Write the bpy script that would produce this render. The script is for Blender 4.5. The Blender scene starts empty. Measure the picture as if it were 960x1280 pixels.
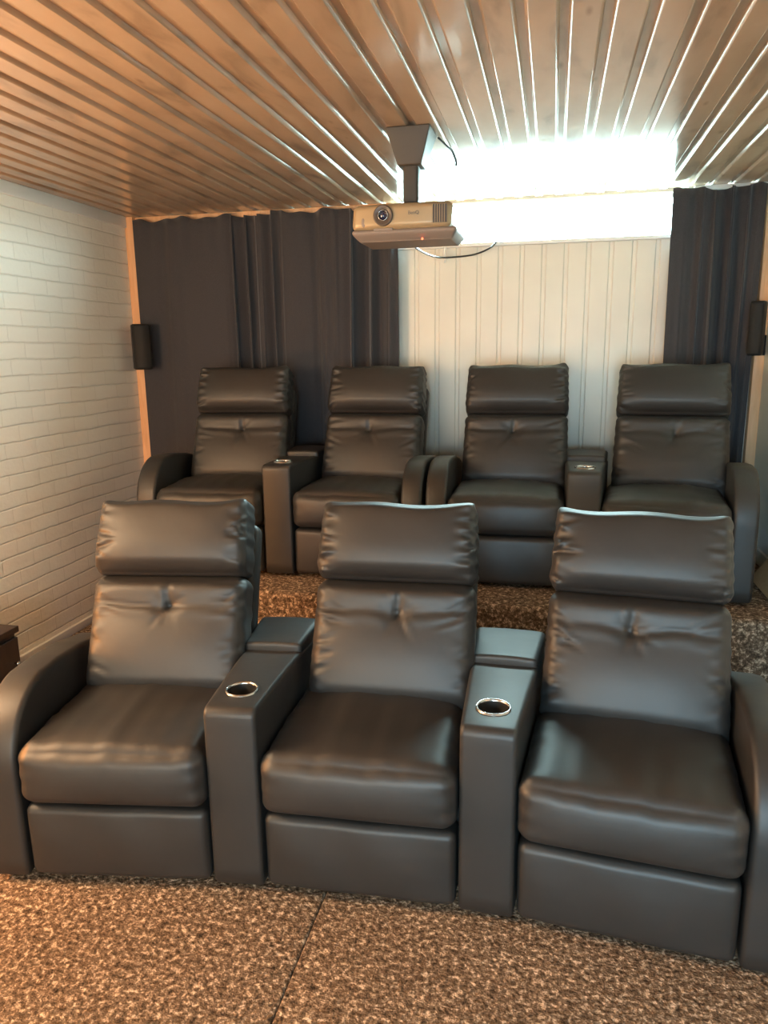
import bpy, bmesh, math, random
import numpy as np
from mathutils import Vector, Matrix
C = bpy.context.scene.collection
R = math.radians
rng = np.random.RandomState(7)

# ------------------------------------------------------------------ materials
def new_mat(name):
    m = bpy.data.materials.new(name); m.use_nodes = True
    nt = m.node_tree; b = nt.nodes['Principled BSDF']
    return m, nt, b
def nd(nt, typ, **kw):
    n = nt.nodes.new(typ)
    for k, v in kw.items():
        if hasattr(n, k): setattr(n, k, v)
        else: n.inputs[k.replace('_', ' ')].default_value = v
    return n
def ramp(nt, stops):
    r = nt.nodes.new('ShaderNodeValToRGB'); e = r.color_ramp.elements
    while len(e) < len(stops): e.new(.5)
    for i, (p, c) in enumerate(stops):
        e[i].position = p; e[i].color = (*c, 1)
    return r
def simple(name, col, rough=.5, metal=0, spec=.5):
    m, nt, b = new_mat(name)
    b.inputs['Base Color'].default_value = (*col, 1); b.inputs['Roughness'].default_value = rough
    b.inputs['Metallic'].default_value = metal; b.inputs['Specular IOR Level'].default_value = spec
    return m
def coords(nt, scale=(1, 1, 1), kind='Object'):
    tc = nt.nodes.new('ShaderNodeTexCoord'); mp = nt.nodes.new('ShaderNodeMapping')
    mp.inputs['Scale'].default_value = scale
    nt.links.new(tc.outputs[kind], mp.inputs['Vector']); return mp.outputs['Vector']
def geo_pos(nt, scale=(1, 1, 1)):
    g = nt.nodes.new('ShaderNodeNewGeometry'); mp = nt.nodes.new('ShaderNodeMapping')
    mp.inputs['Scale'].default_value = scale
    nt.links.new(g.outputs['Position'], mp.inputs['Vector']); return mp.outputs['Vector']
def bump(nt, b, height, strength=.3, dist=.002, prev=None):
    bp = nt.nodes.new('ShaderNodeBump'); bp.inputs['Strength'].default_value = strength
    bp.inputs['Distance'].default_value = dist
    nt.links.new(height, bp.inputs['Height'])
    if prev: nt.links.new(prev, bp.inputs['Normal'])
    nt.links.new(bp.outputs['Normal'], b.inputs['Normal']); return bp.outputs['Normal']

def leather_mat():
    m, nt, b = new_mat('black_leather')
    v = coords(nt)
    n1 = nd(nt, 'ShaderNodeTexNoise', Scale=5., Detail=3.); nt.links.new(v, n1.inputs['Vector'])
    cr = ramp(nt, [(.3, (.0135, .0122, .0112)), (.7, (.0195, .0178, .0165))]); nt.links.new(n1.outputs['Fac'], cr.inputs['Fac'])
    nt.links.new(cr.outputs['Color'], b.inputs['Base Color'])
    b.inputs['Roughness'].default_value = LEATHER_ROUGH
    b.inputs['Specular IOR Level'].default_value = .5
    b.inputs['Coat Weight'].default_value = .42; b.inputs['Coat Roughness'].default_value = .45
    vo = nd(nt, 'ShaderNodeTexVoronoi', Scale=420.); nt.links.new(v, vo.inputs['Vector'])
    p = bump(nt, b, vo.outputs['Distance'], .12, .001)
    n2 = nd(nt, 'ShaderNodeTexNoise', Scale=16., Detail=2.); nt.links.new(v, n2.inputs['Vector'])
    bump(nt, b, n2.outputs['Fac'], .25, .006, p)
    return m

def carpet_mat():
    m, nt, b = new_mat('speckled_brown_carpet')
    v = geo_pos(nt)
    n1 = nd(nt, 'ShaderNodeTexNoise', Scale=62., Detail=5., Roughness=.75, Distortion=.3); nt.links.new(v, n1.inputs['Vector'])
    cr = ramp(nt, [(.34, (.035, .025, .017)), (.45, (.145, .097, .063)), (.54, (.25, .175, .119)), (.62, (.72, .55, .40))])
    nt.links.new(n1.outputs['Fac'], cr.inputs['Fac'])
    n3 = nd(nt, 'ShaderNodeTexNoise', Scale=3., Detail=2.); nt.links.new(v, n3.inputs['Vector'])
    c3 = ramp(nt, [(.3, (.82, .82, .82)), (.7, (1.1, 1.1, 1.1))]); nt.links.new(n3.outputs['Fac'], c3.inputs['Fac'])
    mx = nd(nt, 'ShaderNodeMix', data_type='RGBA', blend_type='MULTIPLY'); mx.inputs[0].default_value = 1
    nt.links.new(cr.outputs['Color'], mx.inputs[6]); nt.links.new(c3.outputs['Color'], mx.inputs[7])
    nt.links.new(mx.outputs[2], b.inputs['Base Color'])
    b.inputs['Roughness'].default_value = .95; b.inputs['Specular IOR Level'].default_value = .1
    n2 = nd(nt, 'ShaderNodeTexNoise', Scale=110., Detail=3.); nt.links.new(v, n2.inputs['Vector'])
    bump(nt, b, n2.outputs['Fac'], .9, .012)
    return m

def brick_mat():
    m, nt, b = new_mat('white_painted_brick')
    g = nt.nodes.new('ShaderNodeNewGeometry'); sp = nt.nodes.new('ShaderNodeSeparateXYZ'); cb = nt.nodes.new('ShaderNodeCombineXYZ')
    nt.links.new(g.outputs['Position'], sp.inputs[0])
    nt.links.new(sp.outputs['Y'], cb.inputs['X']); nt.links.new(sp.outputs['Z'], cb.inputs['Y'])
    nz = nd(nt, 'ShaderNodeTexNoise', Scale=7., Detail=4.); nt.links.new(cb.outputs[0], nz.inputs['Vector'])
    sc = nd(nt, 'ShaderNodeVectorMath', operation='SCALE'); sc.inputs['Scale'].default_value = .014
    nt.links.new(nz.outputs['Color'], sc.inputs[0])
    ad = nd(nt, 'ShaderNodeVectorMath', operation='ADD'); nt.links.new(cb.outputs[0], ad.inputs[0]); nt.links.new(sc.outputs[0], ad.inputs[1])
    def brick(ms, smooth, c1, c2, mo):
        br = nd(nt, 'ShaderNodeTexBrick'); br.offset = .5
        for k, v in dict(Scale=1., Brick_Width=.215, Row_Height=.0772, Mortar_Size=ms, Mortar_Smooth=smooth, Bias=0.).items():
            br.inputs[k.replace('_', ' ')].default_value = v
        for k, c in (('Color1', c1), ('Color2', c2), ('Mortar', mo)): br.inputs[k].default_value = (*c, 1)
        nt.links.new(ad.outputs[0], br.inputs['Vector']); return br
    br = brick(.004, .8, (.83, .80, .72), (.80, .77, .685), (.74, .71, .63))
    nt.links.new(br.outputs['Color'], b.inputs['Base Color'])
    b.inputs['Roughness'].default_value = .5; b.inputs['Specular IOR Level'].default_value = .35
    # bed joints read stronger than the half filled upright joints
    sa = nt.nodes.new('ShaderNodeSeparateXYZ'); nt.links.new(ad.outputs[0], sa.inputs[0])
    def math_(op, a, v=None, v2=None):
        n = nd(nt, 'ShaderNodeMath', operation=op)
        for i, q in enumerate((a, v, v2)):
            if q is None: continue
            if isinstance(q, (int, float)): n.inputs[i].default_value = q
            else: nt.links.new(q, n.inputs[i])
        return n.outputs[0]
    fr = math_('FRACT', math_('DIVIDE', sa.outputs['Y'], .0772))
    dist = math_('MINIMUM', fr, math_('SUBTRACT', 1., fr))                # 0 at a bed joint
    bed = nd(nt, 'ShaderNodeMapRange', interpolation_type='SMOOTHSTEP'); nt.links.new(dist, bed.inputs[0]); bed.inputs[2].default_value = .085
    up = math_('MULTIPLY', br.outputs['Fac'], -.35)
    h = math_('ADD', bed.outputs[0], up)
    n2 = nd(nt, 'ShaderNodeTexNoise', Scale=55., Detail=4.); nt.links.new(cb.outputs[0], n2.inputs['Vector'])
    p = bump(nt, b, n2.outputs['Fac'], .3, .005)
    n3 = nd(nt, 'ShaderNodeTexNoise', Scale=12., Detail=2.); nt.links.new(cb.outputs[0], n3.inputs['Vector'])
    p = bump(nt, b, n3.outputs['Fac'], .3, .01, p)
    bump(nt, b, h, .55, .006, p)
    return m

def ceiling_mat():
    m, nt, b = new_mat('glossy_pine_boards')
    v = geo_pos(nt, (1, .35, 1))
    n1 = nd(nt, 'ShaderNodeTexNoise', Scale=7., Detail=5., Distortion=.6); nt.links.new(v, n1.inputs['Vector'])
    cr = ramp(nt, [(.28, CEIL[0]), (.46, CEIL[1]), (.72, CEIL[2])])
    nt.links.new(n1.outputs['Fac'], cr.inputs['Fac'])
    v2 = geo_pos(nt, (9.52, 3.2, 1))
    vo = nd(nt, 'ShaderNodeTexVoronoi', Scale=1.); nt.links.new(v2, vo.inputs['Vector'])
    c2 = ramp(nt, [(.03, (.55, .5, .45)), (.11, (1, 1, 1))]); nt.links.new(vo.outputs['Distance'], c2.inputs['Fac'])
    mx = nd(nt, 'ShaderNodeMix', data_type='RGBA', blend_type='MULTIPLY'); mx.inputs[0].default_value = .8
    nt.links.new(cr.outputs['Color'], mx.inputs[6]); nt.links.new(c2.outputs['Color'], mx.inputs[7])
    nt.links.new(mx.outputs[2], b.inputs['Base Color'])
    b.inputs['Roughness'].default_value = CEIL_ROUGH; b.inputs['Specular IOR Level'].default_value = .3
    b.inputs['Coat Weight'].default_value = .30; b.inputs['Coat Roughness'].default_value = .38
    n2 = nd(nt, 'ShaderNodeTexNoise', Scale=14., Detail=3.); nt.links.new(geo_pos(nt, (1, .5, 1)), n2.inputs['Vector'])
    bump(nt, b, n2.outputs['Fac'], .18, .006)
    return m

def paint_mat(name, col, col2=None, rough=.5, zpatch=None):
    m, nt, b = new_mat(name)
    v = geo_pos(nt)
    n1 = nd(nt, 'ShaderNodeTexNoise', Scale=4., Detail=4.); nt.links.new(v, n1.inputs['Vector'])
    cr = ramp(nt, [(.3, col2 or tuple(c * .93 for c in col)), (.7, col)]); nt.links.new(n1.outputs['Fac'], cr.inputs['Fac'])
    out = cr.outputs['Color']
    if zpatch:                                     # older paint stopping at a ragged line low on the wall
        sp = nt.nodes.new('ShaderNodeSeparateXYZ'); nt.links.new(v, sp.inputs[0])
        n3 = nd(nt, 'ShaderNodeTexNoise', Scale=9., Detail=3.); nt.links.new(v, n3.inputs['Vector'])
        ma = nd(nt, 'ShaderNodeMath', operation='MULTIPLY_ADD'); ma.inputs[1].default_value = .12
        nt.links.new(n3.outputs['Fac'], ma.inputs[0]); nt.links.new(sp.outputs['Z'], ma.inputs[2])
        lt = nd(nt, 'ShaderNodeMath', operation='LESS_THAN'); lt.inputs[1].default_value = zpatch
        nt.links.new(ma.outputs[0], lt.inputs[0])
        mx = nd(nt, 'ShaderNodeMix', data_type='RGBA'); nt.links.new(lt.outputs[0], mx.inputs[0])
        nt.links.new(out, mx.inputs[6]); mx.inputs[7].default_value = (.80, .80, .76, 1); out = mx.outputs[2]
    nt.links.new(out, b.inputs['Base Color'])
    b.inputs['Roughness'].default_value = rough
    n2 = nd(nt, 'ShaderNodeTexNoise', Scale=60., Detail=3.); nt.links.new(v, n2.inputs['Vector'])
    bump(nt, b, n2.outputs['Fac'], .1, .003)
    return m

def wood_mat(name, c1, c2, rough=.5, scale=(14, 14, 1.2)):
    m, nt, b = new_mat(name)
    v = coords(nt, scale)
    n1 = nd(nt, 'ShaderNodeTexNoise', Scale=3., Detail=5., Distortion=1.2); nt.links.new(v, n1.inputs['Vector'])
    cr = ramp(nt, [(.3, c1), (.7, c2)]); nt.links.new(n1.outputs['Fac'], cr.inputs['Fac'])
    nt.links.new(cr.outputs['Color'], b.inputs['Base Color']); b.inputs['Roughness'].default_value = rough
    bump(nt, b, n1.outputs['Fac'], .15, .002)
    return m

def cloth_mat(name, col):
    m, nt, b = new_mat(name)
    v = geo_pos(nt)
    w = nd(nt, 'ShaderNodeTexNoise', Scale=350., Detail=2.); nt.links.new(v, w.inputs['Vector'])
    cr = ramp(nt, [(.3, tuple(c * .8 for c in col)), (.7, tuple(c * 1.2 for c in col))]); nt.links.new(w.outputs['Fac'], cr.inputs['Fac'])
    nt.links.new(cr.outputs['Color'], b.inputs['Base Color'])
    b.inputs['Roughness'].default_value = .85; b.inputs['Specular IOR Level'].default_value = .2
    b.inputs['Sheen Weight'].default_value = .25; b.inputs['Sheen Roughness'].default_value = .5
    bump(nt, b, w.outputs['Fac'], .2, .001)
    return m

def glass_mat():
    m = bpy.data.materials.new('window_glass'); m.use_nodes = True; nt = m.node_tree
    nt.nodes.clear()
    o = nt.nodes.new('ShaderNodeOutputMaterial'); mx = nt.nodes.new('ShaderNodeMixShader')
    t = nt.nodes.new('ShaderNodeBsdfTransparent'); g = nt.nodes.new('ShaderNodeBsdfGlossy'); g.inputs['Roughness'].default_value = .03
    mx.inputs[0].default_value = .07
    nt.links.new(t.outputs[0], mx.inputs[1]); nt.links.new(g.outputs[0], mx.inputs[2]); nt.links.new(mx.outputs[0], o.inputs[0])
    return m

SKY = (150., 15.)
LEATHER_ROUGH = .58
CEIL_ROUGH = .14
CEIL = ((.23, .160, .107), (.41, .288, .195), (.47, .338, .235))
M = dict(
    leather=leather_mat(), carpet=carpet_mat(), brick=brick_mat(), ceiling=ceiling_mat(),
    panel=paint_mat('cream_panelling', (.74, .71, .63), rough=.4),
    wall=paint_mat('pale_wall_paint', (.66, .66, .58), rough=.6),
    wallr=paint_mat('pale_patched_paint', (.80, .80, .70), (.76, .76, .66), rough=.6, zpatch=.64),
    white=simple('white_gloss_paint', (.78, .78, .75), .35),
    lath=wood_mat('pale_orange_timber', (.66, .36, .18), (.78, .47, .26)),
    board=wood_mat('tan_board', (.46, .32, .18), (.56, .40, .23), .7),
    dark=wood_mat('dark_brown_veneer', (.022, .011, .007), (.036, .018, .011), .4),
    curtain=cloth_mat('charcoal_curtain', (.046, .045, .051)),
    blackp=simple('black_plastic', (.012, .012, .012), .35),
    grille=simple('black_grille_cloth', (.010, .010, .010), .8),
    chrome=simple('bright_chrome', (.5, .5, .5), .22, 1),
    well=simple('dark_cup_plastic', (.02, .018, .017), .45),
    champ=simple('champagne_plastic', (.36, .27, .16), .38, .2),
    pgrey=simple('grey_plastic', (.22, .18, .155), .5),
    pdark=simple('dark_grey_plastic', (.09, .08, .075), .4),
    mount=simple('grey_mount_paint', (.05, .043, .036), .55),
    lens=simple('coated_lens_glass', (.015, .018, .05), .06, 0, .9),
    lensd=simple('brown_lens_trim', (.085, .062, .048), .4),
    cable=simple('black_cable', (.015, .018, .02), .5),
    led=None, glass=glass_mat())
m, nt, b = new_mat('red_led'); b.inputs['Base Color'].default_value = (.8, .1, .05, 1)
b.inputs['Emission Color'].default_value = (1, .12, .05, 1); b.inputs['Emission Strength'].default_value = 4; M['led'] = m

# ------------------------------------------------------------------ object helpers
def mesh_obj(name, verts, faces, mat, parent=None, smooth=True, mats=None, fmat=None):
    me = bpy.data.meshes.new(name); me.from_pydata([tuple(map(float, v)) for v in verts], [], [tuple(map(int, f)) for f in faces]); me.update()
    bm = bmesh.new(); bm.from_mesh(me); bmesh.ops.recalc_face_normals(bm, faces=bm.faces); bm.to_mesh(me); bm.free()
    for mm in (mats or [mat]): me.materials.append(mm)
    if fmat is not None:
        for p, i in zip(me.polygons, fmat): p.material_index = i
    if smooth:
        for p in me.polygons: p.use_smooth = True
    o = bpy.data.objects.new(name, me); C.objects.link(o)
    if parent: o.parent = parent
    return o
def sharp(o, ang=35):
    o.data.set_sharp_from_angle(angle=R(ang)); return o
def empty(name, loc, label=None, cat=None, group=None, rz=0):
    o = bpy.data.objects.new(name, None); C.objects.link(o); o.location = loc; o.rotation_euler = (0, 0, rz)
    o.empty_display_size = .1
    if label: tag(o, label, cat, group)
    return o
def tag(o, label, cat, group=None):
    o['label'] = label; o['category'] = cat
    if group: o['group'] = group
    return o
def structure(o, label=None):
    o['kind'] = 'structure'
    if label: o['label'] = label
    return o
class G:                                           # a growing vertex / face list
    def __init__(s): s.v = []; s.f = []; s.m = []
    def add(s, v, f, m=0):
        n = len(s.v); s.v += [tuple(p) for p in v]; s.f += [tuple(i + n for i in q) for q in f]; s.m += [m] * len(f)
        return s
    def box(s, lo, hi, m=0):
        x0, y0, z0 = lo; x1, y1, z1 = hi
        v = [(x0, y0, z0), (x1, y0, z0), (x1, y1, z0), (x0, y1, z0), (x0, y0, z1), (x1, y0, z1), (x1, y1, z1), (x0, y1, z1)]
        return s.add(v, [(0, 3, 2, 1), (4, 5, 6, 7), (0, 1, 5, 4), (1, 2, 6, 5), (2, 3, 7, 6), (3, 0, 4, 7)], m)
    def obj(s, name, mat, parent=None, smooth=False, mats=None):
        return mesh_obj(name, s.v, s.f, mat, parent, smooth, mats, s.m if mats else None)

def rbox(w, d, h, r, n=(10, 4, 10), k=4):
    """rounded box centred at the origin -> (verts Nx3 array, faces, unit coords Nx3)"""
    half = np.array([w, d, h]) / 2; r = min(r, half.min() * .999)
    ax = []
    for i in range(3):
        hh = half[i]; t = np.linspace(0, 1, k + 1)
        arc = r * np.tan((1 - t) * math.pi / 4) if False else r * (1 - t)
        lo = -(hh - r) - arc
        mid = np.linspace(-(hh - r), hh - r, n[i] + 1)[1:-1]
        ax.append(np.concatenate([lo, mid, -lo[::-1]]))
    N = [len(a) for a in ax]; idx = {}; V = []; F = []
    def vid(i, j, l):
        q = (i, j, l)
        if q not in idx: idx[q] = len(V); V.append((ax[0][i], ax[1][j], ax[2][l]))
        return idx[q]
    for a in range(3):
        b_, c_ = [(1, 2), (2, 0), (0, 1)][a]
        for e in (0, N[a] - 1):
            for p in range(N[b_] - 1):
                for q in range(N[c_] - 1):
                    quad = []
                    for (pp, qq) in ((p, q), (p + 1, q), (p + 1, q + 1), (p, q + 1)):
                        t = [0, 0, 0]; t[a] = e; t[b_] = pp; t[c_] = qq; quad.append(vid(*t))
                    F.append(quad)
    V = np.array(V); U = V / half
    c = np.clip(V, -(half - r), half - r); dv = V - c
    ln = np.linalg.norm(dv, axis=1, keepdims=True); ln[ln == 0] = 1
    return c + dv / ln * r, F, U

def lathe(prof, n=24, axis='z', close=False):
    v = []; f = []
    for (rr, zz) in prof:
        for i in range(n):
            a = 2 * math.pi * i / n; v.append((rr * math.cos(a), rr * math.sin(a), zz))
    k = len(prof)
    for j in range(k - 1):
        for i in range(n):
            f.append((j * n + i, j * n + (i + 1) % n, (j + 1) * n + (i + 1) % n, (j + 1) * n + i))
    if axis == 'y': v = [(x, -z, y) for x, y, z in v]      # +z of the profile -> -y (towards the room front)
    return v, f
def tube(pts, r, n=8):
    pts = [Vector(p) for p in pts]; v = []; f = []
    for i, p in enumerate(pts):
        t = (pts[min(i + 1, len(pts) - 1)] - pts[max(i - 1, 0)]).normalized()
        a = t.orthogonal().normalized() if i == 0 else (a - t * a.dot(t)).normalized()
        bb = t.cross(a)
        for k in range(n):
            q = 2 * math.pi * k / n; v.append(tuple(p + (a * math.cos(q) + bb * math.sin(q)) * r))
    for i in range(len(pts) - 1):
        for k in range(n): f.append((i * n + k, i * n + (k + 1) % n, (i + 1) * n + (k + 1) % n, (i + 1) * n + k))
    f.append(tuple(range(n))); f.append(tuple(range((len(pts) - 1) * n, len(pts) * n)))
    return v, f
def bez(ctrl, n=24):                               # Catmull-Rom through points
    P = [Vector(c) for c in ctrl]; P = [P[0] * 2 - P[1]] + P + [P[-1] * 2 - P[-2]]; out = []
    for i in range(1, len(P) - 2):
        for k in range(n):
            t = k / n; a, b_, c, d = P[i - 1:i + 3]
            out.append(.5 * ((2 * b_) + (c - a) * t + (2 * a - 5 * b_ + 4 * c - d) * t * t + (3 * b_ - a - 3 * c + d) * t ** 3))
    return out + [P[-2]]

def densify(pts, step):
    out = []
    for (a, b_) in zip(pts, pts[1:] + pts[:1]):
        L = math.dist(a, b_); k = max(1, int(L / step))
        for i in range(k): out.append((a[0] + (b_[0] - a[0]) * i / k, a[1] + (b_[1] - a[1]) * i / k))
    return np.array(out)
def arc(cx, cy, r, a0, a1, n):
    return [(cx + r * math.cos(R(a0 + (a1 - a0) * i / n)), cy + r * math.sin(R(a0 + (a1 - a0) * i / n))) for i in range(n + 1)]
def slab_profile(pts, w, r, k=4):
    """closed outline in the (y, z) plane given width w along x, its edges rounded by r"""
    P = densify(pts, .025); n = len(P)
    t = np.roll(P, -1, 0) - np.roll(P, 1, 0); t /= np.linalg.norm(t, axis=1, keepdims=True)
    area = .5 * np.sum(P[:, 0] * np.roll(P[:, 1], -1) - np.roll(P[:, 0], -1) * P[:, 1])
    nrm = np.stack([-t[:, 1], t[:, 0]], 1) * (1 if area > 0 else -1)     # inward
    rows = []
    for i in range(k + 1):
        a = math.pi / 2 * i / k; rows.append((-w / 2 + r * (1 - math.sin(a)), r * (1 - math.cos(a))))
    rows = [(-w / 2 + r * (1 - math.sin(math.pi / 2 * i / k)), r * (1 - math.cos(math.pi / 2 * (1 - i / k)))) for i in range(k + 1)]
    # rows run from the rounded rim's outer end (x = -w/2+r, inset 0) to the side face (x = -w/2, inset r)
    rows = [(-w / 2 + r - r * math.sin(math.pi / 2 * i / k), r - r * math.cos(math.pi / 2 * i / k)) for i in range(k + 1)]
    left = rows[::-1]; right = [(-x, s) for x, s in rows]
    seq = left + right; V = []; F = []
    for x, s in seq:
        for (y, z), (ny, nz) in zip(P, nrm): V.append((x, y + ny * s, z + nz * s))
    m = len(seq)
    for j in range(m - 1):
        for i in range(n): F.append((j * n + i, j * n + (i + 1) % n, (j + 1) * n + (i + 1) % n, (j + 1) * n + i))
    F.append(tuple(range(n))); F.append(tuple(range((m - 1) * n, m * n)))
    return np.array(V), F

# ------------------------------------------------------------------ room
XL, XR, YB, YF, ZC = -2.50, 1.05, 4.27, -1.7, 2.266
PLX, PLY, PLZ = -2.03, 3.075, .40
WX0, WX1, WZ0, WZ1 = -.90, .66, 2.035, 2.25

def build_room():
    # floor: carpet laid in two strips that meet in a seam along Y
    g = G()
    for x0, x1 in ((XL - .1, -.5735), (-.5705, XR + .1)):
        g.add(*[(lambda v, f, u: (v + np.array([(x0 + x1) / 2, (YF + YB) / 2, -.05]), f))(*rbox(x1 - x0, YB - YF + .2, .1, .006, (2, 2, 2), 3))][0])
    g.box((XL - .1, YF - .1, -.12), (XR + .1, YB + .1, -.08))
    structure(g.obj('floor', M['carpet'], smooth=True))
    v, f, u = rbox(XR - PLX, YB - PLY, PLZ, .022, (4, 4, 4), 5)
    structure(mesh_obj('floor_riser', v + np.array([(XR + PLX) / 2, (YB + PLY) / 2, PLZ / 2]), f, M['carpet']),
              'carpeted riser step under the back row of seats')
    # left brick wall
    g = G().box((XL - .12, YF, 0), (XL, YB, ZC))
    structure(g.obj('wall_left', M['brick']))
    g = G().box((XR, YF, 0), (XR + .12, YB, ZC)); structure(g.obj('wall_right', M['wallr']))
    g = G().box((XL - .12, YF - .12, 0), (XR + .12, YF, ZC)); structure(g.obj('wall_front', M['wall']))
    # back wall: vertical tongue-and-groove cladding with the window opening
    prof = []; pitch = .1155; x = -.764 - pitch * 16; gw = .016
    while x < XR + .1:
        prof += [(x - gw / 2 - .006, 0.), (x - gw / 2, .007), (x + gw / 2, .007), (x + gw / 2 + .006, 0.)]; x += pitch
    prof = [(px, py) for px, py in prof if XL - .1 < px < XR + .1]
    prof = [(XL - .1, 0.)] + prof + [(XR + .1, 0.)]
    g = G()
    def clad(x0, x1, z0, z1):
        pp = [p for p in prof if x0 < p[0] < x1]; pp = [(x0, 0.)] + pp + [(x1, 0.)]
        v = []; n = len(pp)
        for z in (z0, z1): v += [(px, YB + py, z) for px, py in pp]
        v += [(x0, YB + .02, z0), (x1, YB + .02, z0), (x0, YB + .02, z1), (x1, YB + .02, z1)]
        f = [(i, i + 1, n + i + 1, n + i) for i in range(n - 1)]
        f += [(2 * n, 2 * n + 2, 2 * n + 3, 2 * n + 1)]
        g.add(v, f)
    clad(XL - .1, XR + .1, 0, WZ0); clad(XL - .1, WX0, WZ0, ZC); clad(WX1, XR + .1, WZ0, ZC)
    for lo, hi in (((XL - .1, 0), (XR + .1, WZ0)), ((XL - .1, WZ0), (WX0, ZC)), ((WX1, WZ0), (XR + .1, ZC)), ((WX0, WZ1), (WX1, ZC))):
        y0 = YB + (.02 if hi[1] != ZC or lo[1] != WZ1 else 0)
        g.box((lo[0], y0, lo[1]), (hi[0], YB + .16, hi[1]))
    structure(g.obj('wall_back', M['panel']))
    # window: frame, sash and pane set in the opening, sill board below
    w = empty('window_1', ((WX0 + WX1) / 2, YB + .06, WZ0)); structure(w, 'wide low window strip just under the ceiling')
    cx = (WX0 + WX1) / 2; W = (WX1 - WX0) / 2; Hh = WZ1 - WZ0
    g = G(); t = .016
    g.box((-W, -.02, 0), (W, .03, t)); g.box((-W, -.02, Hh - t), (W, .03, Hh))
    g.box((-W, -.02, t), (-W + t, .03, Hh - t)); g.box((W - t, -.02, t), (W, .03, Hh - t))
    g.obj('frame', M['white'], w)
    G().box((-W + t, .0, t), (W - t, .005, Hh - t)).obj('pane', M['glass'], w)
    v, f, u = rbox(2 * W + .04, .085, .020, .005, (4, 2, 2), 3)
    mesh_obj('sill', v + np.array([0, -.0385, -.003]), f, M['white'], w)
    # ceiling: boards running away from the camera, shallow channel between boards
    p = .1046; x0 = -.004 - p * 26; prof = []; ch = .021
    side = [(.0095, 0), (.0085, .0006), (.0060, .0026), (.0032, .0061), (.0008, .0108), (0, .0120)]    # eased board edge
    for i in range(46):
        c = x0 + i * p
        prof += [(c - ch / 2 - a, b_) for a, b_ in side] + [(c + ch / 2 + a, b_) for a, b_ in side[::-1]]
    prof = [(XL - .1, 0)] + [q for q in prof if XL - .1 < q[0] < XR + .1] + [(XR + .1, 0)]
    n = len(prof); v = []
    ys = (YF - .1, YB + .1)
    for y in ys: v += [(px, y, ZC + pz) for px, pz in prof]
    f = [(i, i + 1, n + i + 1, n + i) for i in range(n - 1)]
    v += [(XL - .1, ys[0], ZC + .06), (XR + .1, ys[0], ZC + .06), (XR + .1, ys[1], ZC + .06), (XL - .1, ys[1], ZC + .06)]
    f += [(2 * n, 2 * n + 1, 2 * n + 2, 2 * n + 3)]
    structure(sharp(mesh_obj('ceiling', v, f, M['ceiling']), 30))
    # trims
    def lath(name, lo, hi, mat, r=.004):
        d = np.array(hi) - np.array(lo); v, f, u = rbox(*d, r, (2, 2, 2), 2)
        return structure(mesh_obj(name, v + (np.array(hi) + np.array(lo)) / 2, f, mat))
    lath('trim_1', (XL, 4.205, 0), (XL + .052, YB, ZC), M['lath'])                 # corner post left
    lath('trim_2', (XR - .05, 4.215, PLZ), (XR, YB, ZC), M['lath'])               # corner post right
    lath('trim_3', (XL + .052, 4.235, ZC - .035), (WX0, YB, ZC), M['lath'])       # batten along the top
    lath('trim_4', (WX1, 4.235, ZC - .022), (XR - .05, YB, ZC), M['white'])
    lath('trim_5', (XL, YF, ZC - .062), (XL + .014, 4.205, ZC), M['white'])       # board at the top of the brick wall
    lath('baseboard_left', (XL, YF, 0), (XL + .018, 4.205, .045), M['white'])
    lath('baseboard_right', (XR - .016, PLY, PLZ), (XR, 4.215, PLZ + .075), M['white'])
build_room()

# ------------------------------------------------------------------ sofas
TILT = R(23.5); BY, BZ = .425, .42
def to_back(V):                                    # cushion frame (x, out-of-plane, up the back) -> seat frame
    s, c = math.sin(TILT), math.cos(TILT)
    o = V.copy(); o[:, 1] = BY + V[:, 1] * c + V[:, 2] * s; o[:, 2] = BZ - V[:, 1] * s + V[:, 2] * c
    return o
def sm(a, b_, x):
    t = np.clip((x - a) / (b_ - a), 0, 1); return t * t * (3 - 2 * t)
def pucker(V, U, rs, amp, freq, key=2):
    """gathers running in from the two side seams of a cushion"""
    for side in (-1, 1):
        ph = rs.rand(6) * 6.28; fr = freq * (.7 + .6 * rs.rand(6))
        wv = sum(np.sin(V[:, key] * q + p_ + 14 * side * V[:, 0] * rs.uniform(-1, 1)) for q, p_ in zip(fr, ph)) / 2.2
        ed = sm(.70, .97, U[:, 0] * side)
        front = sm(.4, -.4, U[:, 1])
        V[:, 1] += amp * wv * ed * (.25 + front)
        V[:, 0] += side * amp * .6 * wv * sm(.9, 1., U[:, 0] * side)
def lineset(V, segs, mask):
    """narrow dents along segments given in (x, b)"""
    for (x0, z0, x1, z1, depth, wid) in segs:
        d = np.array([x1 - x0, z1 - z0]); L = np.linalg.norm(d); d /= L
        px = V[:, 0] - x0; pz = V[:, 2] - z0
        t = px * d[0] + pz * d[1]; s = -px * d[1] + pz * d[0]
        fade = sm(-.02, .0, t) * (1 - sm(L * .35, L, t))
        V[:, 1] += mask * depth * fade * (np.exp(-(s / wid) ** 2) - .55 * np.exp(-((s - wid * 2) / (wid * 1.3)) ** 2))

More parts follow.
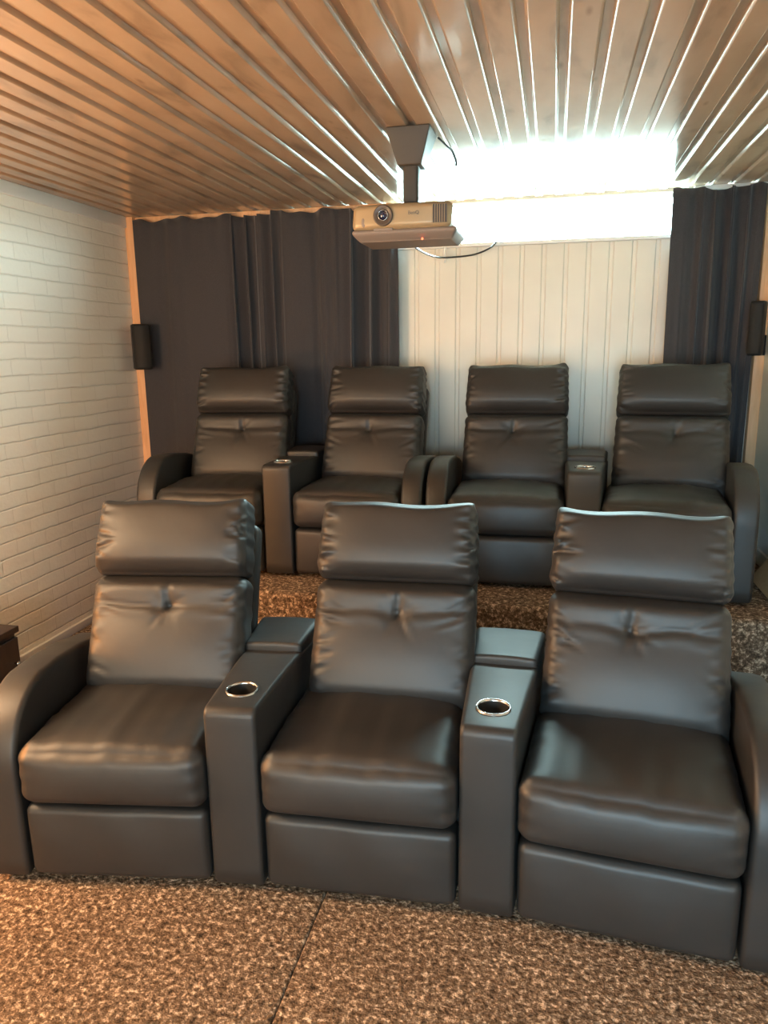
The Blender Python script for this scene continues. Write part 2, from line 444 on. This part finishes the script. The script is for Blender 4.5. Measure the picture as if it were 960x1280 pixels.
def headrest(seed, w=.505):
    rs = np.random.RandomState(seed)
    V, F, U = rbox(w, .15, .250, .030, (40, 5, 30), 6)
    u, v = U[:, 0], U[:, 2]
    fr = sm(.2, -.6, U[:, 1])
    V[:, 1] -= fr * .022 * (1 - np.abs(u) ** 4) * (1 - np.abs(v) ** 3)
    V[:, 1] -= fr * .006 * np.exp(-((v + .2) / .5) ** 2)          # fuller below the middle
    V[:, 2] += .010 * sm(.3, 1, v) * (np.abs(u) ** 6) + .004 * sm(.5, 1, v) * np.sin(u * 5 + rs.rand() * 6)
    V[:, 0] *= 1 - .018 * v
    pucker(V, U, rs, .0042, 130)
    k = rs.rand(14, 4)
    lineset(V, [((-1 + 2 * (i % 2)) * w * .47, -.11 + .21 * a, (-1 + 2 * (i % 2)) * w * (.42 - .12 * b_ ** 2), -.11 + .21 * a + (c - .5) * .06, (.004 + .006 * d) * (1 if i % 3 else -.6), .0055)
                for i, (a, b_, c, d) in enumerate(k)], fr)
    V[:, 2] += .478
    V[:, 1] += .024 * sm(-.55, -1, v) * sm(.3, -.3, U[:, 1])
    V[:, 1] -= .010
    return to_back(V), F
def back_cushion(seed, w=.51):
    rs = np.random.RandomState(seed + 50)
    V, F, U = rbox(w, .15, .44, .04, (44, 4, 40), 5)
    V[:, 2] += .135                                                # b from -.085 to .355
    u, b_ = U[:, 0], V[:, 2]
    fr = sm(.2, -.6, U[:, 1])
    V[:, 0] *= 1 + .02 * sm(.3, -.05, b_)
    V[:, 1] -= fr * .024 * (1 - np.abs(u) ** 3) * np.exp(-((b_ - .12) / .14) ** 2)
    V[:, 1] -= fr * .010 * (1 - np.abs(u) ** 4) * np.exp(-((b_ - .305) / .03) ** 2)
    dip = .257 - .012 * np.exp(-(u / .25) ** 2) + .003 * np.sin(u * 7 + seed)
    V[:, 1] += fr * .008 * np.exp(-((b_ - dip) / .006) ** 2) * (.6 + .4 * np.cos(u * 3 + seed))
    V[:, 1] -= fr * .003 * np.exp(-((b_ - dip + .022) / .016) ** 2)
    tx = rs.uniform(-.02, .02)
    V[:, 1] += fr * .012 * np.exp(-(((V[:, 0] - tx) / .035) ** 2 + ((b_ - .25) / .04) ** 2))
    segs = []
    for a, L, dp in ((-118, .12, .008), (-62, .12, .008), (-95, .08, .006), (-150, .10, .006), (-28, .10, .006), (62, .10, .008), (115, .10, .007), (150, .09, .005), (30, .09, .005)):
        a = R(a + rs.uniform(-10, 10)); L *= rs.uniform(.7, 1.2)
        segs.append((tx, .25, tx + L * math.cos(a), .25 + L * math.sin(a), dp * rs.uniform(.1, 1.) ** 1.5 * .7, .0065))
    segs.append((tx, .25, tx + rs.uniform(-.01, .01), .38, .0055, .008))
    for side in (-1, 1):                                           # drag lines from the upper corners
        for q in range(5):
            z = rs.uniform(.2, .34); segs.append((side * w * .48, z, side * w * rs.uniform(.2, .38), z - rs.uniform(-.02, .08), .007 * rs.uniform(.4, 1), .006))
        for q in range(5):
            z = rs.uniform(.0, .18); segs.append((side * w * .48, z, side * w * rs.uniform(.3, .42), z + rs.uniform(-.04, .04), .005, .006))
    lineset(V, segs, fr)
    pucker(V, U, rs, .0025, 110)
    V[:, 1] += fr * (.022 * sm(.315, .355, b_) + .040 * sm(.03, -.06, b_))
    return to_back(V), F
def back_shell(w=.50):
    V, F, U = rbox(w, .085, .76, .03, (8, 3, 14), 4)
    V[:, 2] += .175; V[:, 1] += .135                               # b from -.205 to .555
    V[:, 1] += .02 * np.cos(U[:, 0] * 1.4) * sm(-.2, .6, U[:, 1])
    return to_back(V), F
def seat_cushion(seed, w):
    rs = np.random.RandomState(seed + 90)
    V, F, U = rbox(w, .56, .175, .042, (24, 24, 8), 6)
    u, v, z = U[:, 0], U[:, 1], U[:, 2]
    V[:, 2] += sm(-.2, .8, z) * (.026 * (1 - np.abs(u) ** 3.) * (1 - np.abs(v) ** 4) - .010 * sm(0, 1, v))
    V[:, 1] -= sm(-.2, -.9, v) * .016 * (1 - np.abs(u) ** 4) * (1 - z ** 2)
    V[:, 2] -= .008 * sm(-.5, -1., z) * (1 - u ** 2) * 0
    wv = sum(np.sin(V[:, 0] * q + p_) for q, p_ in zip((31, 53, 87), rs.rand(3) * 6.28))
    V[:, 2] += .0012 * wv * sm(.0, .9, z) + .0016 * np.sin(V[:, 1] * 22 + u * 3 + rs.rand() * 6) * sm(0, .9, z)
    for side in (-1, 1):
        wv = np.sin(V[:, 1] * 60 + rs.rand() * 6) + np.sin(V[:, 1] * 91 + rs.rand() * 6)
        V[:, 2] += .002 * wv * sm(.7, .98, u * side) * sm(0, .8, z)
        wv = np.sin(V[:, 2] * 120 + rs.rand() * 6)
        V[:, 1] += .0025 * wv * sm(.75, .98, u * side) * sm(-.6, -.95, v)
    V[:, 1] += .28 - .018; V[:, 2] += .255 + .0875
    return V, F
def footrest(seed, w):
    rs = np.random.RandomState(seed + 130)
    V, F, U = rbox(w, .09, .222, .022, (20, 3, 14), 5)
    u, v, z = U[:, 0], U[:, 1], U[:, 2]
    V[:, 1] -= sm(.2, -.8, v) * .010 * (1 - np.abs(u) ** 6) * np.cos(z * 1.3)
    V[:, 1] += sm(.2, -.8, v) * .0015 * np.sin(V[:, 0] * 25 + V[:, 2] * 18 + rs.rand() * 6)
    V[:, 1] += .045 + .004; V[:, 2] += .111 + .024
    return V, F
ARM = [(.775, .02), (.012, .02), (.0, .05), (.0, .355)] + arc(.215, .355, .215, 180, 96, 14)[1:] + \
      [(.30, .568), (.45, .553), (.62, .518), (.74, .472), (.775, .43)]
CON = [(.705, .02), (.012, .02), (.0, .05), (.0, .530)] + arc(.026, .530, .026, 180, 95, 6)[1:] + [(.12, .553), (.30, .546), (.44, .538), (.68, .515), (.705, .49)]

def wedge(V, w0, phi):
    V = np.array(V); V[:, 0] *= (w0 / 2 + V[:, 1] * math.tan(phi / 2)) / (w0 / 2); return V

def drill(V, F, cx, cy, z, r, depth):
    """console body with a round well sunk for the cup"""
    me = bpy.data.meshes.new('tmp'); me.from_pydata([tuple(map(float, p)) for p in V], [], [tuple(map(int, q)) for q in F]); me.update()
    bm = bmesh.new(); bm.from_mesh(me); bmesh.ops.recalc_face_normals(bm, faces=bm.faces); bm.to_mesh(me); bm.free()
    a = bpy.data.objects.new('tmp', me); C.objects.link(a)
    v, f = lathe([(r, z - depth), (r, z + .1)], 32); n = 32
    f = f + [tuple(range(n)), tuple(range(n, 2 * n))]
    mb = bpy.data.meshes.new('tmpc'); mb.from_pydata([(p[0] + cx, p[1] + cy, p[2]) for p in v], [], f)
    bm = bmesh.new(); bm.from_mesh(mb); bmesh.ops.recalc_face_normals(bm, faces=bm.faces); bm.to_mesh(mb); bm.free()
    c = bpy.data.objects.new('tmpc', mb); C.objects.link(c)
    md = a.modifiers.new('b', 'BOOLEAN'); md.operation = 'DIFFERENCE'; md.object = c; md.solver = 'EXACT'
    dg = bpy.context.evaluated_depsgraph_get(); out = bpy.data.meshes.new_from_object(a.evaluated_get(dg))
    bpy.data.objects.remove(a); bpy.data.objects.remove(c)
    return out

def place(o, parent, x, y, th):
    o.parent = parent; o.location = (x, y, 0); o.rotation_euler = (0, 0, th)

def arm(root, x, y, th, w):
    V, F = slab_profile(ARM, w, .016)
    o = sharp(mesh_obj('armrest', V, F, M['leather']), 50); place(o, root, x, y, th)
def seat(root, x, y, th, w, seed, bx):
    """x, y: middle of the seat's front edge"""
    o = mesh_obj('seat_cushion', *seat_cushion(seed, w - .008), M['leather']); place(o, root, x, y, th)
    o = mesh_obj('footrest_panel', *footrest(seed, w - .014), M['leather']); place(o, root, x, y, th)
    o = G().box((-w / 2 + .006, .09, .03), (w / 2 - .006, .70, .27)).obj('seat_base', M['blackp']); place(o, root, x, y, th)
    bk = mesh_obj('backrest', *back_shell(), M['leather']); place(bk, root, x + bx, y, th)
    mesh_obj('back_cushion', *back_cushion(seed), M['leather'], bk)
    mesh_obj('headrest_cushion', *headrest(seed), M['leather'], bk)
def console(root, x, y, th, w0, phi):
    V, F = slab_profile(CON, w0, .012); V = wedge(V, w0, phi)
    cy, rr = .125, .043
    me = drill(V, F, 0, cy, .552, rr - .001, .085); me.name = 'console'
    me.materials.clear(); me.materials.append(M['leather'])
    for p in me.polygons: p.use_smooth = True
    me.set_sharp_from_angle(angle=R(40))
    o = bpy.data.objects.new('console', me); C.objects.link(o); place(o, root, x, y, th)
    V, F, U = rbox(w0 - .004, .245, .052, .012, (10, 12, 3), 4)
    V[:, 2] += sm(0, 1, U[:, 2]) * .004 * (1 - U[:, 0] ** 2)
    V[:, 2] += .536; V[:, 1] += .565
    mesh_obj('storage_lid', wedge(V, w0, phi), F, M['leather'], o)
    v, f = lathe([(rr - .010, .470), (rr - .003, .472), (rr - .003, .552), (rr - .002, .5575), (rr + .001, .5595), (rr + .0035, .558), (rr + .0045, .545)], 40)
    n = len(f); f = f + [tuple(range(40))]
    fm = [0 if i < 80 else 1 for i in range(n)] + [0]
    cpo = mesh_obj('cup_holder', [(a, b_ + cy, c) for a, b_, c in v], f, None, o, True, [M['well'], M['chrome']], fm)
    cpo['label'] = 'dark round cup holder with a chrome rim'

def sofa(name, label, cat, group, x, y, z, th, phis, ws, wc, wa, seed, lean):
    """x, y: front left corner of the first seat; th: heading of the first seat; units chained along an arc"""
    pts = []; px, py, h = x, y, th; units = []
    for i, w in enumerate(ws):
        cx, cy = math.cos(R(h)), math.sin(R(h))
        units.append(('seat', px + cx * w / 2, py + cy * w / 2, h, w)); last = h
        px += cx * w; py += cy * w
        if i < len(phis):
            hm = h - phis[i] / 2; cx, cy = math.cos(R(hm)), math.sin(R(hm))
            units.append(('console', px + cx * wc[i] / 2, py + cy * wc[i] / 2, hm, (wc[i], phis[i])))
            px += cx * wc[i]; py += cy * wc[i]; h -= phis[i]
    units.append(('arm', x - math.cos(R(th)) * wa / 2, y - math.sin(R(th)) * wa / 2, th, wa))
    units.append(('arm', px + math.cos(R(last)) * wa / 2, py + math.sin(R(last)) * wa / 2, last, wa))
    mx = sum(u[1] for u in units) / len(units); my = sum(u[2] for u in units) / len(units)
    root = empty(name, (mx, my + .35, z), label, cat, group)
    for k, (t, ux, uy, h, w) in enumerate(units):
        ux -= mx; uy -= my + .35
        if t == 'seat': seat(root, ux, uy, R(h), w, seed + k, lean[k // 2])
        elif t == 'console': console(root, ux, uy, R(h), w[0], R(w[1]))
        else: arm(root, ux, uy, R(h), w)
    return root
sofa('cinema_sofa', 'black leather three-seat cinema sofa with two console armrests in the front row', 'sofa', None,
     -1.412, 1.585, 0, 8.8, (6.4, 7.8), (.537, .54, .54), (.143, .143), .105, 1, (.018, .024, .003))
sofa('cinema_sofa', 'black leather two-seat cinema sofa on the riser, in front of the long dark curtains', 'sofa', 'two-seat cinema sofas on the riser',
     -1.876, 3.225, PLZ, 6.0, (6.2,), (.54, .53), (.14,), .098, 20, (.03, .025))
sofa('cinema_sofa', 'black leather two-seat cinema sofa on the riser, in front of the cream panelled wall', 'sofa', 'two-seat cinema sofas on the riser',
     -.456, 3.290, PLZ, .6, (6.6,), (.53, .53), (.145,), .098, 40, (.02, .022))

# ------------------------------------------------------------------ curtains
def curtain(x0, x1, z0, z1, y, folds, label, seed, flare=0., nx=320, nz=40):
    """folds: list of (x centre, half width, depth, cycles) clusters of deep folds; shallow waves elsewhere"""
    rs = np.random.RandomState(seed)
    xs = np.linspace(x0, x1, nx); zs = np.linspace(z0, z1, nz)
    X, Z = np.meshgrid(xs, zs); T = (Z - z0) / (z1 - z0)
    Y = np.zeros_like(X); DX = np.zeros_like(X)
    for q in range(4):
        fr = rs.uniform(8, 22); Y += .0065 * np.sin(X * fr + rs.rand() * 6 + .5 * np.sin(T * 2 + q)) * (1.2 - .6 * T)
    Y += .0035 * np.sin(X * 75 + rs.rand() * 6) * sm(.86, .99, T)                # heading tape gathers
    for (c, hw, dep, cyc) in folds:
        drift = .02 * np.sin(T * 3 + c * 5)
        e = np.exp(-((X - c - drift * .5) / hw) ** 4)
        ph = (X - c) / hw * math.pi * cyc + drift * 20
        Y -= e * dep * (np.sin(ph) + .35 * np.sin(2.3 * ph + 1)) * (1 - .35 * sm(.7, 1, T))
        DX += e * dep * .6 * np.cos(ph)
    ef = sm(0, .035, X - x0) * sm(0, .035, x1 - X); DX *= ef; Y *= .3 + .7 * ef
    top = .008 * np.sin(X * 21 + rs.rand() * 6) + .006 * np.sin(X * 47 + rs.rand() * 6)
    Zt = Z + top * sm(.9, 1, T)
    XX = X + DX + flare * (1 - T) * (X - (x0 + x1) / 2) / ((x1 - x0) / 2)
    V = np.stack([XX, y + Y, Zt], -1).reshape(-1, 3); F = []
    for j in range(nz - 1):
        for i in range(nx - 1): a = j * nx + i; F.append((a, a + 1, a + nx + 1, a + nx))
    o = mesh_obj('curtain', V - np.array([(x0 + x1) / 2, y, z0]), F, M['curtain']); o.location = ((x0 + x1) / 2, y, z0)
    s = o.modifiers.new('s', 'SOLIDIFY'); s.thickness = .003; s.offset = 1
    tag(o, label, 'curtain', 'dark grey curtains along the back wall')
curtain(-2.435, -1.6625, .42, 2.238, 4.185, [(-1.75, .085, .034, 2.1), (-2.24, .09, .007, 1.0)],
        'dark grey curtain hanging beside the white brick wall', 3)
curtain(-1.661, -.85, .42, 2.240, 4.185, [(-1.585, .06, .030, 1.5), (-1.30, .06, .012, 1.0), (-1.03, .14, .034, 2.6)],
        'dark grey curtain hanging behind the ceiling projector, next to the cream panelling', 4)
curtain(.55, .985, .42, 2.243, 4.185, [(.815, .10, .034, 2.6), (.68, .06, .014, 1.2), (.94, .04, .012, 1.0)],
        'narrow dark grey curtain hanging right of the bright window', 5, flare=-.012)

# ------------------------------------------------------------------ projector, mount and cable
def projector():
    PX, PYf, PZ0 = -.552, 2.775, 1.905
    pr = empty('projector', (PX, PYf + .12, PZ0), 'champagne and grey video projector hanging from the ceiling mount', 'projector')
    def L(V): return np.array(V) + np.array([0, -.12, 0])
    V, F, U = rbox(.365, .25, .088, .022, (26, 10, 6), 6)
    V[:, 1] -= sm(.2, -.9, U[:, 1]) * .016 * (1 - U[:, 0] ** 2)       # gently bowed front
    V[:, 1] += .125; V[:, 2] += .044
    V[:, 0] += .004 * U[:, 2]
    mesh_obj('housing', L(V), F, M['champ'], pr)
    V, F, U = rbox(.385, .27, .040, .012, (20, 10, 3), 4)             # lower tray, wider and tapering down
    V[:, 0] *= 1 - .09 * sm(.6, -1, U[:, 2]); V[:, 1] += sm(.5, -1, U[:, 2]) * .03 * -U[:, 1]
    V[:, 1] += .135 - .004; V[:, 2] += -.017
    V[:, 0] += .008
    mesh_obj('base_tray', L(V), F, M['pgrey'], pr)
    lx = -.062
    v, f = lathe([(.036, -.02), (.036, .001), (.034, .004), (.031, .004), (.018, -.003)], 40, 'y')
    lr = mesh_obj('lens_surround', L([(a + lx, b_ - .0205, c + .046) for a, b_, c in v]), f, M['lensd'], pr)
    v, f = lathe([(.0185, -.02), (.0185, .003), (.0172, .005), (.0158, .004), (.0145, -.003)], 40, 'y')
    mesh_obj('lens_ring', L([(a + lx, b_ - .0195, c + .046) for a, b_, c in v]), f, M['chrome'], lr)
    v, f = lathe([(.0148, -.006), (.012, .000), (.007, .003), (.0005, .004)], 32, 'y')
    mesh_obj('lens', L([(a + lx, b_ - .0195, c + .046) for a, b_, c in v]), f, M['lens'], lr)
    g = G(); g.box((.114, -.0118, .016), (.166, .02, .076), 0)
    vg = mesh_obj('vent_grille', L([(a, b_ + .001, c) for a, b_, c in g.v]), g.f, M['pdark'], pr, False)
    g = G()
    for i in range(6): g.box((.1150 + i * .0084, -.0148, .014), (.1150 + i * .0084 + .0019, .012, .078))
    mesh_obj('vent_fins', L(g.v), g.f, M['champ'], vg, False)
    v, f = lathe([(.0095, -.01), (.0095, .002), (.008, .003), (.0005, .003)], 24, 'y')
    mesh_obj('sensor_window', L([(a * .8 - .138, b_ - .0045, c * 1.7 + .026) for a, b_, c in v]), f, M['pgrey'], pr)
    v, f = lathe([(.003, -.004), (.003, .002), (.0005, .003)], 12)
    mesh_obj('status_light', L([(a + .075, b_ + .012, -c - .0355) for a, b_, c in v]), f, M['led'], pr)
    g = G(); g.box((-.10, -.008, -.004), (-.03, .004, .004))
    mesh_obj('lens_shift_cover', L(g.v), g.f, M['pgrey'], pr, False)
    V, F, U = rbox(.075, .05, .012, .004, (4, 4, 2), 3)
    mesh_obj('top_bracket', L(V + np.array([.008, .13, .093])), F, M['mount'], pr)
    v, f = lathe([(.012, 0), (.012, .016), (.009, .02), (.0005, .021)], 20)
    mesh_obj('focus_knob', L([(a + .085, b_ + .13, c + .087) for a, b_, c in v]), f, M['pdark'], pr)
    cu = bpy.data.curves.new('maker_lettering', 'FONT'); cu.body = 'BenQ'; cu.size = .017; cu.extrude = .0006
    t = bpy.data.objects.new('maker_lettering', cu); C.objects.link(t)
    dg = bpy.context.evaluated_depsgraph_get(); me = bpy.data.meshes.new_from_object(t.evaluated_get(dg)); bpy.data.objects.remove(t)
    me.materials.append(M['pdark'])
    o = bpy.data.objects.new('maker_lettering', me); C.objects.link(o); o.parent = pr
    o.location = (.028, -.12 - .0152, .046); o.rotation_euler = (R(90), 0, 0)
    # mount: tapered hood under the ceiling and a pole
    mo = empty('projector_mount', (PX + .012, 2.925, ZC), 'grey tapered ceiling mount with a pole holding the projector', 'projector mount')
    def frus(w0, d0, w1, d1, z0, z1, r=.006, n=3):
        V, F, U = rbox(2, 2, 2, .0001, (1, 1, 1), 1)
        out = []
        V, F, U = rbox(w0, d0, z0 - z1, r, (4, 4, 4), 3)
        t = (V[:, 2] / (z0 - z1) + .5)[:, None]
        V[:, 0:1] *= (w1 / w0) * (1 - t) + t; V[:, 1:2] *= (d1 / d0) * (1 - t) + t
        V[:, 2] += (z0 + z1) / 2; return V, F
    mesh_obj('ceiling_hood', *frus(.165, .165, .088, .10, 0, -.125), M['mount'], mo)
    v, f, u = rbox(.058, .060, .146, .012, (2, 2, 4), 4)
    mesh_obj('pole', v + np.array([.0, 0, -.183]), f, M['mount'], mo)
    # cables
    pts = bez([(-.60, 3.028, 1.94), (-.615, 3.3, 1.925), (-.64, 3.8, 1.945), (-.63, 4.16, 1.965), (-.55, 4.215, 1.968), (-.44, 4.222, 1.978), (-.36, 4.215, 2.005), (-.325, 4.20, 2.030), (-.318, 4.222, 2.050)], 10)
    tag(mesh_obj('power_cable', *tube(pts, .0045), M['cable']), 'black cable drooping from the projector to the window sill', 'cable')
    pts = bez([(-.600, 4.245, 2.022), (-.604, 4.238, 2.00), (-.600, 4.24, 1.965), (-.603, 4.25, 1.945)], 8)
    tag(mesh_obj('white_cord', *tube(pts, .006), M['white']), 'short white cord hanging from the window sill below the projector', 'cord')
    pts = bez([(-.455, 3.02, 2.262), (-.43, 3.08, 2.245), (-.418, 3.14, 2.24), (-.41, 3.2, 2.215), (-.41, 3.2, 2.20)], 8)
    tag(mesh_obj('loose_cable', *tube(pts, .004), M['cable']), 'short dark cable end dangling from the ceiling behind the projector mount', 'cable')
projector()

# ------------------------------------------------------------------ speakers
def speaker(x, y, z, rz, label, side):
    s = empty('wall_speaker', (x, y, z), label, 'speaker', 'slim speakers in the back corners', rz)
    if side < 1: s.scale = (side, side, 1)
    V, F, U = rbox(.105, .10, .262, .012, (8, 6, 6), 4)
    V[:, 0] *= 1 - .28 * sm(0, 1, U[:, 1])
    mesh_obj('cabinet', V + np.array([0, 0, .131]), F, M['blackp'], s)
    V, F, U = rbox(.097, .03, .250, .012, (10, 3, 6), 4)
    V[:, 1] -= .022 * np.cos(U[:, 0] * 1.5) * sm(.3, -.6, U[:, 1])
    mesh_obj('grille', V + np.array([0, -.052, .131]), F, M['grille'], s)
    g = G().box((-.018, .03, .03), (.018, .13, .07)); g.box((-.03, .115, .0), (.03, .13, .10))
    g.obj('wall_bracket', M['blackp'], s)
speaker(-2.385, 4.085, 1.386, R(38), 'slim black speaker mounted in the corner by the white brick wall', 1)
speaker(.978, 4.10, 1.43, R(-30), 'slim black speaker mounted in the corner right of the narrow curtain', .66)

# ------------------------------------------------------------------ things at the edges
def cabinet():
    # front face looks towards +x
    c = empty('low_cabinet', (-2.27, 1.9, 0), 'dark brown low cabinet standing along the white brick wall', 'cabinet')
    x0, x1, y0, y1, h = -.2, .135, -.5, .59, .392
    v, f, u = rbox(x1 - x0, y1 - y0, h - .06, .003, (2, 2, 2), 2)
    mesh_obj('carcass', v + np.array([(x0 + x1) / 2, (y0 + y1) / 2, .03 + (h - .06) / 2]), f, M['dark'], c)
    v, f, u = rbox(x1 - x0 + .022, y1 - y0 + .012, .026, .003, (2, 2, 2), 2)
    mesh_obj('top', v + np.array([(x0 + x1) / 2 + .008, (y0 + y1) / 2, h - .014]), f, M['dark'], c)
    for ya, yb in ((y0 + .006, .042), (.048, y1 - .006)):
        v, f, u = rbox(.018, yb - ya, h - .10, .003, (2, 2, 2), 2)
        d = mesh_obj('door', v + np.array([x1 + .009, (ya + yb) / 2, .055 + (h - .10) / 2]), f, M['dark'], c)
        v, f = lathe([(.004, 0), (.004, .012), (.010, .016), (.010, .022), (.0005, .025)], 16)
        mesh_obj('knob', [(x1 + .018 + cc, a + ((yb - .035) if yb > .1 else ya + .035), b_ + .245) for a, b_, cc in v], f, M['chrome'], d)
    for sx in (x0 + .03, x1 - .03):
        for sy in (y0 + .04, y1 - .04):
            v, f = lathe([(.018, 0), (.022, .032)], 16); f = f + [tuple(range(16)), tuple(range(16, 32))]
            mesh_obj('foot', [(a + sx, b_ + sy, z) for a, b_, z in v], f, M['blackp'], c)
cabinet()
def leaning_board():
    V, F, U = rbox(.150, .62, .016, .002, (2, 4, 2), 2)
    o = mesh_obj('wooden_board', V, F, M['board'])
    o.location = (.985, 3.345, PLZ + .066); o.rotation_euler = (0, R(-56), 0)
    tag(o, 'tan wooden board leaning on the baseboard of the right wall', 'board')
leaning_board()

# ------------------------------------------------------------------ light
wd = bpy.data.worlds.new('sky'); bpy.context.scene.world = wd; wd.use_nodes = True
nt = wd.node_tree; bg = nt.nodes['Background']; tc = nt.nodes.new('ShaderNodeTexCoord'); sp = nt.nodes.new('ShaderNodeSeparateXYZ')
nt.links.new(tc.outputs['Generated'], sp.inputs[0])
cr = ramp(nt, [(.47, (.55, .80, .76)), (.53, (.64, .97, 1.))]); mp = nd(nt, 'ShaderNodeMath', operation='MULTIPLY_ADD')
mp.inputs[1].default_value = .5; mp.inputs[2].default_value = .5
nt.links.new(sp.outputs['Z'], mp.inputs[0]); nt.links.new(mp.outputs[0], cr.inputs['Fac']); nt.links.new(cr.outputs['Color'], bg.inputs[0])
ms = nd(nt, 'ShaderNodeMapRange'); ms.inputs[1].default_value = -.06; ms.inputs[2].default_value = .06    # bright overcast sky over darker ground
ms.inputs[3].default_value = SKY[1]; ms.inputs[4].default_value = SKY[0]
nt.links.new(sp.outputs['Z'], ms.inputs[0]); nt.links.new(ms.outputs[0], bg.inputs[1])
def area(name, loc, target, sx, sy, power, col, portal=False, spread=180):
    l = bpy.data.lights.new(name, 'AREA'); l.shape = 'RECTANGLE'; l.size = sx; l.size_y = sy; l.energy = power; l.color = col
    o = bpy.data.objects.new(name, l); C.objects.link(o); o.location = loc
    d = Vector(target) - Vector(loc); o.rotation_euler = d.to_track_quat('-Z', 'Y').to_euler()
    l.spread = R(spread)
    if portal: l.cycles.is_portal = True
    return o
area('window_portal', ((WX0 + WX1) / 2, YB + .15, (WZ0 + WZ1) / 2), ((WX0 + WX1) / 2, 0, (WZ0 + WZ1) / 2), WX1 - WX0, WZ1 - WZ0, 1, (1, 1, 1), True)
def point(name, loc, power, col, rad):
    l = bpy.data.lights.new(name, 'POINT'); l.energy = power; l.color = col; l.shadow_soft_size = rad
    o = bpy.data.objects.new(name, l); C.objects.link(o); o.location = loc; return o
point('wall_lamp', (-2.15, 1.1, 1.58), 92, (1., .68, .40), .22)
area('front_lamp', (-1.2, -1.6, .95), (-.8, 3.6, .1), 1.1, .8, 12, (1., .82, .60), spread=90)
area('front_cool_fill', (.10, -1.6, 1.0), (.55, 3.6, .3), .7, 1.2, 19, (.47, .80, 1.), spread=85)  # cool fill added for the right-hand sofa and wall, source unknown
point('floor_lamp', (-2.3, 1.45, .80), 36, (1., .33, .06), .07)

# ------------------------------------------------------------------ camera
Mx = ((.976, .034, -.216), (.218, -.21, .953), (-.013, -.977, -.212))
f_, ccx, ccy = 930., 480., 640.
d1 = np.array([693 - ccx, 435 - ccy, f_]); d1 /= np.linalg.norm(d1)
d2 = np.array([3722 + ccx, ccy - 493, -f_]); d2 /= np.linalg.norm(d2)
d2 -= d1 * d1.dot(d2); d2 /= np.linalg.norm(d2)
d3 = np.cross(d2, d1); d3 = -d3 if d3[1] > 0 else d3
Wm = np.array([d2, d1, d3])                        # camera (x right, y down, z forward) -> world rows
cam = bpy.data.cameras.new('camera'); co = bpy.data.objects.new('camera', cam); C.objects.link(co)
cam.sensor_fit = 'VERTICAL'; cam.sensor_height = 24; cam.lens = 24 * f_ / 1280; cam.clip_start = .02
r_, u_, b_ = Wm[:, 0], -Wm[:, 1], -Wm[:, 2]
co.matrix_world = Matrix(((r_[0], u_[0], b_[0], 0), (r_[1], u_[1], b_[1], 0), (r_[2], u_[2], b_[2], 1.48), (0, 0, 0, 1)))
sc = bpy.context.scene; sc.camera = co
sc.view_settings.view_transform = 'Standard'; sc.view_settings.look = 'None'; sc.view_settings.gamma = 1
sc.view_settings.use_curve_mapping = False; sc.view_settings.exposure = .35
sc.cycles.use_denoising = True
